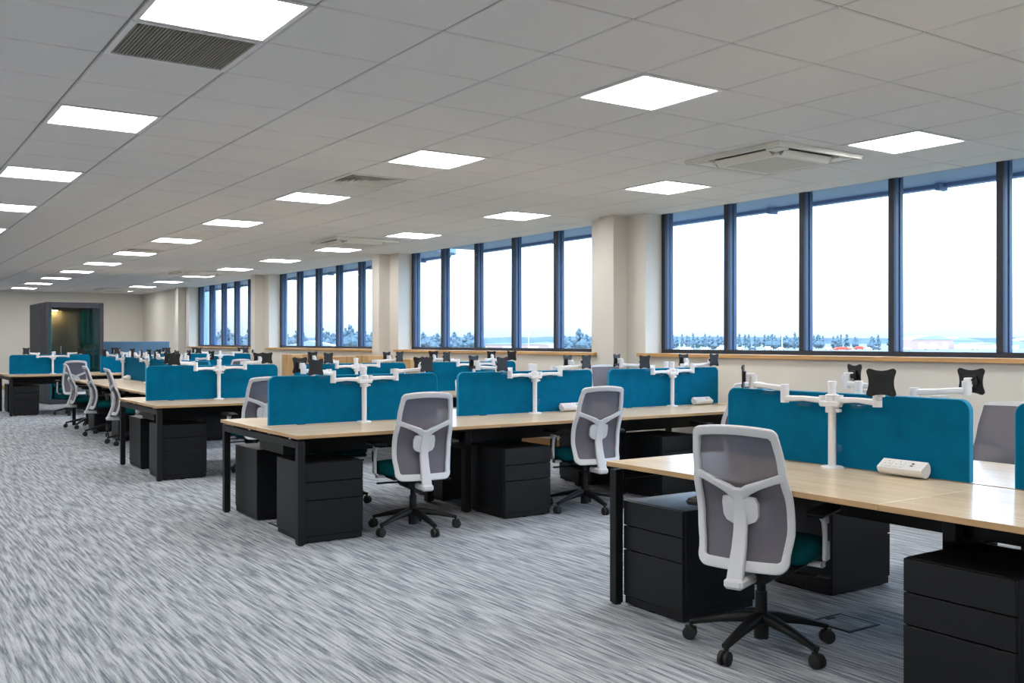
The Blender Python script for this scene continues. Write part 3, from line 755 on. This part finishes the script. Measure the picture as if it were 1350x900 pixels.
# ------------------------------------------------------------------ meeting pod, partition, cartons, floor boxes
def pod():
    x0, x1, y0, y1, zt = 3.39, 4.56, 22.7, 24.9, 2.19
    t = thing('meeting_pod', 'dark grey office pod with a glass front and warm lamp inside', 'pod', (x0, y0, 0))
    W, D = x1 - x0, y1 - y0
    MB().cbox(0, .09, .55, D, .02, zt, .01).build('side_panel', 'pod_shell', t); MB().cbox(0, .09, 0, .54, .02, zt, .01).build('side_panel', 'pod_shell', t)
    MB().cbox(W - .09, W, 0, D, .02, zt, .01).build('side_panel', 'pod_shell', t)
    MB().cbox(.09, W - .09, D - .09, D, .02, zt, .01).build('back_panel', 'pod_shell', t)
    MB().cbox(.09, W - .09, 0, D - .09, zt - .12, zt, .006).build('roof', 'pod_shell', t)
    MB().cbox(.09, W - .09, 0, D - .09, 0, .09, .006).build('floor_plate', 'pod_shell', t)
    MB().box(.09, W - .09, D - .115, D - .09, .09, zt - .12).build('lining', 'pod_lining', t, 0)
    MB().box(.09, .105, .08, D - .115, .09, zt - .12).build('lining', 'pod_lining', t, 0); MB().box(W - .105, W - .09, .08, D - .115, .09, zt - .12).build('lining', 'pod_felt', t, 0)
    MB().box(.10, W - .10, .03, .04, .09, zt - .12).build('glass_front', 'pod_glass', t, 0)
    MB().cbox(.10, .125, .02, .05, .09, zt - .12, .003).build('door_stile', 'pod_felt', t); MB().cbox(.30, .318, .015, .03, .85, 1.25, .004).build('door_handle', 'chrome', t)
    m = MB(); m.cbox(.16, W - .16, D - .75, D - .16, .72, .75, .006); m.lathe([(.03, .09), (.03, .72)], 12, Matrix.Translation((W / 2, D - .45, 0))); m.build('shelf_table', 'pod_lining', t)
    m = MB(); m.lathe([(.055, zt - .135), (.06, zt - .12)], 20, Matrix.Translation((W * .42, D - .24, 0))); m.build('ceiling_lamp', 'warm_lamp', t)
    m = MB(); m.cbox(.2, W - .2, .35, .75, .36, .46, .03); m.cbox(.24, W - .24, .4, .7, .09, .36, .01); m.build('stool', 'pod_felt', t)
pod()
t = thing('partition_screen', 'tall slate blue fabric partition standing against the far end beside the pod', 'partition', (4.75, 24.6, 0))
MB().cbox(0, 1.72, 0, .07, .03, 1.345, .012).build('fabric_panel', 'partition_blue', t); MB().cbox(1.65, 1.72, .07, .9, .03, 1.345, .012).build('return_panel', 'partition_blue', t)
for x in (.1, 1.55): MB().cbox(x, x + .06, -.14, .2, 0, .03, .004).build('foot', 'black_steel', t)

def carton(label, x, y, w, d, h, rz=0.0):
    t = thing('cardboard_carton', label, 'box', (x, y, 0), rz, 'cartons under the sill')
    MB().cbox(-w / 2, w / 2, -d / 2, d / 2, 0, h, .004).build('body', 'cardboard', t)
    for s in (-1, 1): MB().cbox(-w / 2, w / 2, min(s * .003, s * (d / 2 - .002)), max(s * .003, s * (d / 2 - .002)), h, h + .004, .001).build('flap', 'cardboard', t)
    m = MB(); m.box(-w / 2 - .0008, w / 2 + .0008, -.025, .025, h + .0041, h + .0048); m.box(-w / 2 - .001, -w / 2 - .0002, -.025, .025, h - .14, h + .0048); m.build('tape', 'carton_tape', t, 0)
rc = random.Random(5); y = 17.55
k = 0
for wy, dh, dx in ((.50, 0, 0), (.42, -.04, .05), (.46, .01, .02), (.58, -.02, 0), (.46, -.07, .07), (.38, 0, .03), (.50, .02, 0), (.48, -.06, .05)):
    y -= wy / 2 + .035
    carton('tall brown cardboard carton in the row under the sill, %s from the far wall' % ORD[k], 6.87 - dx, y, .42, wy, 1.10 + dh, rc.uniform(-.02, .02)); y -= wy / 2 + .035; k += 1
carton('brown cardboard carton standing apart, last towards the widest window', 6.93, 12.86, .44, .62, 1.08, .03)

def floor_box(label, x, y, rz=0):
    t = thing('floor_box', label, 'floor box', (x, y, 0), rz, 'floor sockets')
    m = MB(); ring(m, .115, .10, 0, .004); m.build('frame', 'black_steel', t, 0); MB().box(-.098, .098, -.098, .098, 0, .0035).build('lid', 'carpet', t, 0)
    MB().cbox(-.03, .03, .07, .09, .0035, .006, .001).build('lid_handle', 'black_steel', t)
floor_box('square carpet-covered floor box beneath the lengthwise window bench', 3.92, 2.95)
floor_box('square carpet-covered floor box beneath the three-chair bench', 2.66, 6.86)
t = tag(MB().cbox(7.085, 7.11, 20.36, 20.41, 1.10, 1.17, .006).build('wall_sensor', 'plate_black'), 'small black sensor fixed on a wall pillar beside the sill', 'sensor')

# ------------------------------------------------------------------ outside
GZ = -4.0
struct(MB().add([(X_OUT + .02, -3000, GZ), (5000, -3000, GZ), (5000, 5000, GZ), (X_OUT + .02, 5000, GZ)], [(0, 1, 2, 3)]).build('ground_outside', 'asphalt', smooth=0))
def soffit(y0, y1, name_n, r0=0, r1=0):
    xo, xi = 8.40, X_OUT
    poly = [(xi, y0)]
    poly += [(xo - r0 + r0 * math.sin(a * PI / 16), y0 + r0 - r0 * math.cos(a * PI / 16)) for a in range(9)] if r0 else [(xo, y0)]
    poly += [(xo - r1 + r1 * math.cos(a * PI / 16), y1 - r1 + r1 * math.sin(a * PI / 16)) for a in range(9)] if r1 else [(xo, y1)]
    poly.append((xi, y1)); n = len(poly)
    m = MB(); m.add([(x, y, 2.80) for x, y in poly] + [(x, y, 2.90) for x, y in poly], [tuple(reversed(range(n))), tuple(range(n, 2 * n))] + [(i, (i + 1) % n, n + (i + 1) % n, n + i) for i in range(n)])
    o = struct(m.build('trim_%d' % name_n, 'soffit_metal', smooth=30))
    MB().cbox(xo - .09, xo, y0 + r0, y1 - r1, 2.765, 2.80, .004).build('fascia', 'soffit_metal', o)
    yy = y0 + .6
    for a, b in WIN:
        for k in (0, 2, 4):
            q = a + k * (b - a) / 5 + .02
            if y0 + .3 < q < y1 - .3: MB().cbox(xo - .16, xo - .03, q, q + .05, 2.735, 2.80, .004).build('bracket', 'soffit_metal', o)
soffit(-3, 13.15, 11, 0, 0.0)
soffit(13.62, 31.0, 12, .6, 0)
# a pale blue wing of the building past the last window
wg = struct(MB().box(X_OUT + .02, 9.66, 31.3, 36, GZ, 4.2).build('wing_outside', 'wing_blue', smooth=0))
for xa, xb in ((8.40, 8.5), (9.16, 9.27), (9.55, 9.67)): MB().box(xa, xb, 31.24, 31.3, -2.5, 4.0).build('cladding_strip', 'wing_blue_deep', wg, 0)

def at(u, dist):      # ground point in a compass direction, at a depth along the view
    r = (u - 675) / FPX
    return Vector((math.sin(YAW) + r * math.cos(YAW), math.cos(YAW) - r * math.sin(YAW), 0)) * dist + Vector((0, 0, GZ))
def blob(rg, n, rx, z0, z1):
    """a ragged crown that narrows upwards, built of small lumps"""
    m = MB()
    for i in range(n):
        f = (i + rg.random()) / n; wd = rx * (1.0 - .75 * f) * (.55 + .45 * min(1, f * 5)); a = rg.uniform(0, 2 * PI); q = math.sqrt(rg.random()) * .8
        c = Vector((math.cos(a) * q * wd, math.sin(a) * q * wd, z0 + (z1 - z0) * f)); rr = rg.uniform(.3, .5) * max(wd, .9)
        prof = [(rr * max(.02, math.sin(PI * j / 5)) * rg.uniform(.8, 1.2), -1.25 * rr * math.cos(PI * j / 5)) for j in range(6)]
        m.lathe(prof, 7, Matrix.Translation(c) @ Matrix.Rotation(rg.uniform(0, 3), 4, 'Z'), caps=False)
    return m
rg = random.Random(11)
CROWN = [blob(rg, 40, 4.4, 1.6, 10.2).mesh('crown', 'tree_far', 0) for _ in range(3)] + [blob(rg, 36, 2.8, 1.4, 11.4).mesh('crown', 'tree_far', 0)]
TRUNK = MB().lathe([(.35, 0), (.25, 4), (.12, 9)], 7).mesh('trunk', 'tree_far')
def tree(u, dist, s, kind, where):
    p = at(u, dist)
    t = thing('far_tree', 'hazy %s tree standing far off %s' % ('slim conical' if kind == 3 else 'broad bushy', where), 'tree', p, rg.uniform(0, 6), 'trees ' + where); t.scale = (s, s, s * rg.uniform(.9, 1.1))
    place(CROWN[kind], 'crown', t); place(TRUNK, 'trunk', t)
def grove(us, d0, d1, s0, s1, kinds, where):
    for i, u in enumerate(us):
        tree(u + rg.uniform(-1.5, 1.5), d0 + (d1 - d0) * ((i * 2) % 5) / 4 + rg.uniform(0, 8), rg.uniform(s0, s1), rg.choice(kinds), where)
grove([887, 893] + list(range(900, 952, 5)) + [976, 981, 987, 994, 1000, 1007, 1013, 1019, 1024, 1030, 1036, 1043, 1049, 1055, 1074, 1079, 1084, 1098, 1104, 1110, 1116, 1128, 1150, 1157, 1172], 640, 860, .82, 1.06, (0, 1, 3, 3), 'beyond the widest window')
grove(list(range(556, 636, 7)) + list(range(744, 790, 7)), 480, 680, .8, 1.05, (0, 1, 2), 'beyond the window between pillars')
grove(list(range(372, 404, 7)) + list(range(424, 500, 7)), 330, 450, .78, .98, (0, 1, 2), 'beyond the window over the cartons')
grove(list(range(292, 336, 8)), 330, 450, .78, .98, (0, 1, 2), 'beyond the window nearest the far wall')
def ridge(name, u0, u1, dist, h0, h1, seed):
    r2 = random.Random(seed); m = MB(); n = 90; vs = []
    for i in range(n + 1):
        u = u0 + (u1 - u0) * i / n; a = at(u, dist); b2 = at(u, dist * 1.25)
        h = h0 + (h1 - h0) * (.5 + .5 * math.sin(i * .13 + seed)) * .7 + r2.uniform(0, 1) * (h1 - h0) * .3
        vs += [(a.x, a.y, GZ - .5), (a.x, a.y, h * .82), (b2.x, b2.y, h), (b2.x, b2.y, GZ - .5)]
    fs = []
    for i in range(n):
        for k in range(3): fs.append((i * 4 + k, i * 4 + 4 + k, i * 4 + 5 + k, i * 4 + 1 + k))
    struct(m.add(vs, fs).build(name, 'hill_far', smooth=0))
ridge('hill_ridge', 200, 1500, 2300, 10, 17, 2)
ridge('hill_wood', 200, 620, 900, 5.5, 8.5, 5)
def shed(label, u, dist, w, d, h, m_wall, arch=True):
    p = at(u, dist); t = thing('far_shed', label, 'shed', p, -YAW, 'sheds beyond the windows')
    MB().box(-w / 2, w / 2, -d / 2, d / 2, 0, h * .7).build('wall', m_wall, t, 0)
    n = 10; poly = [(-w / 2 + w * i / n, h * .7 + (h * .3) * (math.sin(PI * i / n) if arch else min(i, n - i) / (n / 2))) for i in range(n + 1)]
    MB().prism(list(reversed(poly)), -d / 2 - .3, d / 2 + .3).build('roof', 'shed_grey', t, 40)
    for k in range(3): MB().box(-w * .35 + k * w * .3, -w * .35 + k * w * .3 + w * .12, -d / 2 - .2, -d / 2, 0, h * .45).build('door', 'shed_white', t, 0)
shed('large grey arched hangar far beyond the widest window', 1218, 720, 30, 30, 9.5, 'shed_brown')
shed('pale blue-grey low warehouse beside the arched hangar', 1258, 760, 34, 25, 8.5, 'shed_grey', False)
shed('dark roofed warehouse seen past the widest window', 1352, 820, 22, 25, 8.5, 'shed_grey', False)
shed('long white shed in the open ground past the widest window', 1300, 690, 36, 20, 4.4, 'shed_white', False)
shed('long brick-red warehouse beyond the window by the pillar', 668, 700, 60, 30, 4.4, 'shed_brown', False)
shed('white low shed beyond the window by the pillar', 722, 900, 40, 20, 5.0, 'shed_white', False)
shed('small grey barn among trees beyond the carton-side window', 412, 300, 16, 12, 5.6, 'shed_grey', False)
def vehicle(label, u, dist, l, h, m_):
    p = at(u, dist); t = thing('far_vehicle', label, 'vehicle', p, -YAW + rg.uniform(-.3, .3), 'vehicles beyond the windows')
    b2 = MB(); b2.cbox(-l / 2, l / 2, -.9, .9, .35, h * .6, .1); b2.cbox(-l * .32, l * .3, -.82, .82, h * .6, h, .15); b2.build('body', m_, t)
    for x in (-l * .3, l * .3):
        for s in (-1, 1): MB().cyl((x, s * .75, .33), (x, s * .95, .33), .33, n=10).build('wheel', 'rubber', t)
for u, dist, l, h, m_ in ((955, 600, 9, 3, 'vehicle_white'), (975, 610, 5, 1.8, 'vehicle_white'), (992, 605, 5, 1.6, 'vehicle_dark'), (1012, 600, 6, 2.2, 'vehicle_white'), (1030, 600, 5, 1.6, 'vehicle_white'),
        (1092, 600, 5, 1.7, 'vehicle_white'), (1110, 595, 12, 2.0, 'vehicle_red'), (1133, 640, 7, 2.2, 'vehicle_red'), (1144, 600, 5, 1.7, 'vehicle_white'), (1155, 610, 6, 2.0, 'vehicle_dark'), (1195, 600, 5, 1.7, 'vehicle_white'),
        (1228, 640, 14, 3.2, 'vehicle_white'), (1285, 620, 5, 1.8, 'vehicle_white'), (905, 600, 8, 2.0, 'vehicle_white'), (930, 605, 5, 1.6, 'vehicle_white')):
    vehicle({'vehicle_white': 'white vehicle parked on the open ground outside', 'vehicle_dark': 'dark car parked on the open ground outside', 'vehicle_red': 'red lorry parked on the open ground outside'}[m_], u, dist, l, h, m_)
for u in (1031, 697, 1184):
    p = at(u, 560); t = thing('lamp_mast', 'slender white lamp mast standing on the open ground outside', 'lamp post', p, 0, 'lamp masts outside')
    MB().lathe([(.22, 0), (.12, 11)], 8).build('mast', 'vehicle_white', t); MB().cbox(-1.2, 1.2, -.2, .2, 11, 11.25, .05).build('lamp_head', 'vehicle_white', t)
